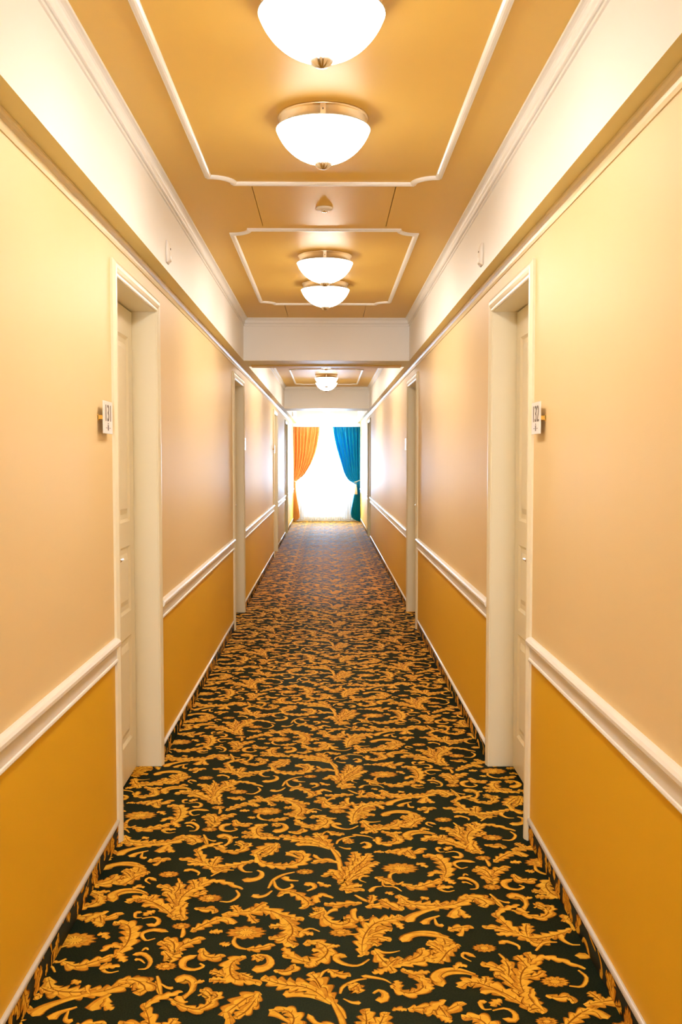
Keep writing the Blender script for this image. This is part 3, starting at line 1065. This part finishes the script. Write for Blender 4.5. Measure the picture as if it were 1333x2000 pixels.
lamps = [(2.60, 'largest lit opal bowl ceiling lamp, cut off by the top of the picture'),
         (3.49, 'second nearest lit opal bowl ceiling lamp, at the near frame edge facing the smoke detector'),
         (5.82, 'lit opal bowl ceiling lamp just beyond the smoke detector, front one of the overlapping pair'),
         (6.73, 'lit opal bowl ceiling lamp behind the overlapping pair, last before the nearer cross beam'),
         (10.4, 'lit opal bowl ceiling lamp hidden high behind the nearer cross beam'),
         (11.25, 'lit opal bowl ceiling lamp whose bottom just shows below the nearer cross beam'),
         (13.95, 'small lit opal bowl ceiling lamp in full view between the two cross beams'),
         (14.85, 'lit opal bowl ceiling lamp directly behind the one between the two cross beams'),
         (20.75, 'lit opal bowl ceiling lamp over the window end, hidden by the farther cross beam'),
         (21.7, 'lit opal bowl ceiling lamp peeping below the farther cross beam above the curtains'),
         (.10, 'lit opal bowl ceiling lamp overhead, out of the picture'),
         (-.80, 'lit opal bowl ceiling lamp behind the camera')]
lamp0 = make_lamp()
for i, (y, t) in enumerate(lamps):
    L = lamp0 if i == 0 else copy_tree(lamp0, None)
    L.location = (-.014, y, ZC)
    tag(L, t, 'ceiling lamp', 'opal bowl lamps along the ceiling')

# ------------------------------------------------------------ smoke detector
sd = empty('smoke_detector', (-.014, 4.72, ZC))
tag(sd, 'small white round smoke detector on the ceiling between the two nearest frames', 'smoke detector')
b = MB(); b.lathe([(.040, 0), (.042, -.003), (.040, -.008), (.032, -.012), (.022, -.015), (.016, -.015)], 0, 0, 'plastic', n=40); b.build('base', sd)
b = MB(); b.lathe([(.017, -.013), (.017, -.017), (.013, -.021), (.005, -.022)], 0, 0, 'metal', n=32); tag(b.build('sensor_cap', sd), 'grey sensor cap')

# ------------------------------------------------------------ motion sensors on the bulkheads
def make_sensor(s, y, label):
    root = empty('motion_sensor', (XB[s], y, 2.37))
    tag(root, label, 'motion sensor', 'white motion sensors high on the bulkheads')
    pz = [(.048, 0), (.048, .008), (.040, .013), (.020, .016), (-.010, .019), (-.030, .020), (-.042, .014), (-.048, .007), (-.048, 0)]
    b = MB()
    n = len(pz)
    vs = []
    for yy, k in ((-.029, .55), (-.022, .9), (0, 1.0), (.022, .9), (.029, .55)):
        vs += [(-s * p * k, yy, z) for z, p in pz]
    fs = []
    for q in range(4):
        for t in range(n):
            fs.append((q * n + t, q * n + (t + 1) % n, (q + 1) * n + (t + 1) % n, (q + 1) * n + t))
    fs += [tuple(range(n)), tuple(range(4 * n, 5 * n))]
    b.add(vs, fs, 'plastic', True)
    b.build('body', root)
    e = MB()
    e.tube([(-s * .012, -.001, .014), (-s * .0178, -.001, .014)], .0042, 'led')
    tag(e.build('indicator_light', root), 'dark red indicator')
    d = MB()
    d.tube([(-s * .011, -.020, -.033), (-s * .0155, -.010, -.035), (-s * .0165, 0, -.036), (-s * .0155, .010, -.035), (-s * .011, .020, -.033)], .0055, 'plastic')
    d.build('lens', root)
make_sensor(-1, 4.40, 'white curved motion sensor on the left bulkhead above the nearest left door')
make_sensor(1, 4.44, 'white curved motion sensor on the right bulkhead above the nearest right door')
make_sensor(-1, 19.9, 'tiny white motion sensor on the left bulkhead beyond the farther cross beam')

# ------------------------------------------------------------ room number signs
def text_mesh(txt, size):
    cu = bpy.data.curves.new('numerals', 'FONT')
    cu.body = txt
    cu.size = size
    cu.align_x = 'CENTER'
    cu.align_y = 'CENTER'
    cu.extrude = .0004
    t = bpy.data.objects.new('numerals_tmp', cu)
    COL.objects.link(t)
    dg = bpy.context.evaluated_depsgraph_get()
    me = bpy.data.meshes.new_from_object(t.evaluated_get(dg))
    bpy.data.objects.remove(t)
    return me

def make_sign(s, y, label, txt=None, stand=.018, w=.140, cat='room sign', group=None):
    root = empty('room_number_sign', (XW[s], y, 1.597))
    tag(root, label, cat, group)
    b = MB()
    b.box(-s * stand, -s * (stand + .004), -w / 2, w / 2, -.057, .057, 'plate')
    b.build('plate', root, bevel=.0012)
    b = MB()
    b.box(0, -s * stand, -w / 2 + .002, -w / 2 + .046, -.008, .006, 'bracket')
    b.box(0, -s * .003, -w / 2 + .002, w / 2 - .02, -.012, .010, 'bracket')
    tag(b.build('bracket', root), 'yellow wall bracket')
    if txt:
        me = text_mesh(txt, .074)
        me.materials.clear()
        me.materials.append(M['ink'])
        o = bpy.data.objects.new('numerals', me)
        COL.objects.link(o)
        o.parent = root
        o.scale = (.98, 1.12, 1)
        # left wall reads towards +y, right wall towards -y
        o.rotation_euler = (PI / 2, 0, PI / 2 if s == -1 else -PI / 2)
        o.location = (-s * (stand + .0046), 0, .012)
        tag(o, 'grey brown numerals ' + txt)
        e = MB()
        xx = -s * (stand + .004)
        e.box(xx, xx - s * .0006, -.007, .007, -.046, -.026, 'ink')
        e.box(xx, xx - s * .0006, -.004, .004, -.024, -.019, 'ink')
        e.box(xx, xx - s * .0006, -.036, -.014, -.038, -.036, 'ink')
        e.box(xx, xx - s * .0006, .014, .036, -.038, -.036, 'ink')
        e.build('small_emblem', root)
    return root
make_sign(-1, 3.462, 'white room number sign 131 beside the nearest left door', '131')
make_sign(1, 3.490, 'white room number sign 132 beside the nearest right door', '132')
make_sign(-1, 9.36, 'small white sign plate just past the second left door', None, .006, .10)
make_sign(1, 9.40, 'small white sign plate just past the second right door', None, .010, .12)
make_sign(-1, 14.22, 'small white sign plate just before the third left door', None, .024, .12)

# ------------------------------------------------------------ curtains
rl = MB()
rl.box(-.79, .765, 22.47, 22.53, 2.197, 2.215, 'frame')
rl.box(-.79, .765, 22.60, 22.70, 2.200, 2.215, 'frame')
tag(rl.build('curtain_rail'), 'slim pale curtain rail across the top of the end window', 'curtain rail')

def curtain(name, mk, outer, inner, ztie, folds, label, y=22.50, seed=1):
    """outer / inner: [(z, x)] edges of the cloth from top to floor"""
    rnd = random.Random(seed)
    zo = np.array([p[0] for p in outer]); xo = np.array([p[1] for p in outer])
    zi = np.array([p[0] for p in inner]); xi = np.array([p[1] for p in inner])
    NZ, NU = 110, 150
    zs = np.linspace(2.196, .012, NZ)
    vs, fs = [], []
    ph = [rnd.uniform(-.5, .5) for _ in range(6)]
    for a, z in enumerate(zs):
        X0 = np.interp(-z, -zo, xo); X1 = np.interp(-z, -zi, xi)
        w = abs(X1 - X0)
        amp = .014 + .044 * min(1, w / .55) * min(1, (2.19 - z) / .25 + .25)
        if abs(z - ztie) < .12:
            amp *= .35 + .65 * abs(z - ztie) / .12
        for b in range(NU + 1):
            u = b / NU
            uu = u + .012 * math.sin(5 * u + 3 * z + ph[0])
            k = math.sin(2 * PI * folds * uu + ph[1]) + .28 * math.sin(2 * PI * folds * 1.7 * uu + ph[2] + 1.5 * z)
            x = X0 + (X1 - X0) * u
            sag = .04 * math.exp(-((z - ztie - .15) / .2) ** 2) * math.sin(PI * u)
            # the hem line rises a little towards the inner edge
            zz = z if z > .35 else z + (.10 * u ** 2) * (1 - z / .35)
            vs.append((x, y - amp * k * .7 - sag, zz))
    for a in range(NZ - 1):
        for b in range(NU):
            i = a * (NU + 1) + b
            fs.append((i, i + 1, i + NU + 2, i + NU + 1))
    root = empty(name, ((outer[0][1] + inner[0][1]) / 2, y, 0))
    tag(root, label, 'curtain', 'satin curtains at the end window')
    m = MB()
    m.add(vs, fs, mk, True)
    cl = m.build('cloth', root, fix=False)
    cl.location = tuple(-Vector(root.location))
    so = cl.modifiers.new('solid', 'SOLIDIFY'); so.thickness = .003
    # pinch-pleat heading tape
    hd = MB()
    x0, x1 = outer[0][1], inner[0][1]
    for q in range(9):
        xx = x0 + (x1 - x0) * (q + .5) / 9
        hd.tube([(xx, y - .030, 2.188), (xx, y - .038, 2.14), (xx, y - .030, 2.06)], [.010, .008, .004], mk, n=8)
    ho = hd.build('heading', root)
    ho.location = tuple(-Vector(root.location))
    return root

or_in = [(2.19, -.173), (2.0, -.195), (1.795, -.226), (1.6, -.270), (1.474, -.315), (1.34, -.370), (1.224, -.44), (1.12, -.51), (1.06, -.565), (1.0, -.65), (.956, -.705), (.90, -.735), (.80, -.735), (.60, -.715), (.40, -.685), (.22, -.655), (.0, -.640)]
or_out = [(2.19, -.792), (.96, -.780), (0, -.792)]
oc = curtain('orange_curtain', 'orange', or_out, or_in, .94, 7.5, 'orange satin curtain tied back at the left of the end window', seed=3)
te_in = [(2.19, .122), (2.0, .150), (1.82, .184), (1.6, .240), (1.425, .290), (1.27, .330), (1.157, .363), (1.06, .410), (.98, .470), (.93, .545), (.90, .610), (.86, .650), (.80, .650), (.68, .625), (.45, .580), (.25, .545), (.12, .535), (0, .560)]
te_out = [(2.19, .762), (.96, .755), (0, .762)]
tc = curtain('teal_curtain', 'teal', te_out, te_in, .92, 7.5, 'teal satin curtain tied back at the right of the end window', seed=5)

def tieback(root, x0, x1, z, y=22.50):
    m = MB()
    pts = []
    cx, rx = (x0 + x1) / 2, abs(x1 - x0) / 2 + .012
    for i in range(28):
        a = 2 * PI * i / 28
        pts.append((cx + rx * math.cos(a), y + .045 * math.sin(a), z + (.03 if x1 > x0 else -.03) * math.cos(a)))
    m.tube(pts, .007, 'rope', closed=True)
    o = m.build('tieback_rope', root)
    o.location = tuple(-Vector(root.location))
    tag(o, 'cream tieback rope')
    return o
tieback(oc, -.735, -.785, .945)
tr = tieback(tc, .625, .758, .945)
m = MB()
tx, ty = .655, 22.43
m.tube([(tx + .012, ty + .03, .925), (tx, ty, .90), (tx, ty, .86)], .005, 'rope')
m.lathe([(.006, .875), (.018, .862), (.020, .845), (.014, .832), (.012, .826)], tx, ty, 'rope', n=20)
m.lathe([(.013, .828), (.024, .800), (.030, .72), (.036, .645), (.030, .642)], tx, ty, 'rope', n=36, fn=lambda a, z: 1 + .07 * math.cos(12 * a))
o = m.build('tassel', tc)
o.location = tuple(-Vector(tc.location))
tag(o, 'long cream tassel')

# sheer voile over the whole window
vs, fs = [], []
NU, NZ = 220, 30
for a in range(NZ):
    t = a / (NZ - 1)
    for b in range(NU + 1):
        u = b / NU
        x = -.785 + 1.545 * u
        z0 = .035 + .012 * math.sin(17 * u) + .01 * math.sin(41 * u + 1)
        z = 2.195 + (z0 - 2.195) * t
        vs.append((x, 22.655 + (.010 + .012 * t) * math.sin(2 * PI * 26 * (u + .01 * math.sin(9 * u))), z))
for a in range(NZ - 1):
    for b in range(NU):
        i = a * (NU + 1) + b
        fs.append((i, i + 1, i + NU + 2, i + NU + 1))
m = MB(); m.add(vs, fs, 'sheer', True)
tag(m.build('sheer_curtain', fix=False), 'white translucent sheer curtain between the orange and teal curtains', 'sheer curtain')
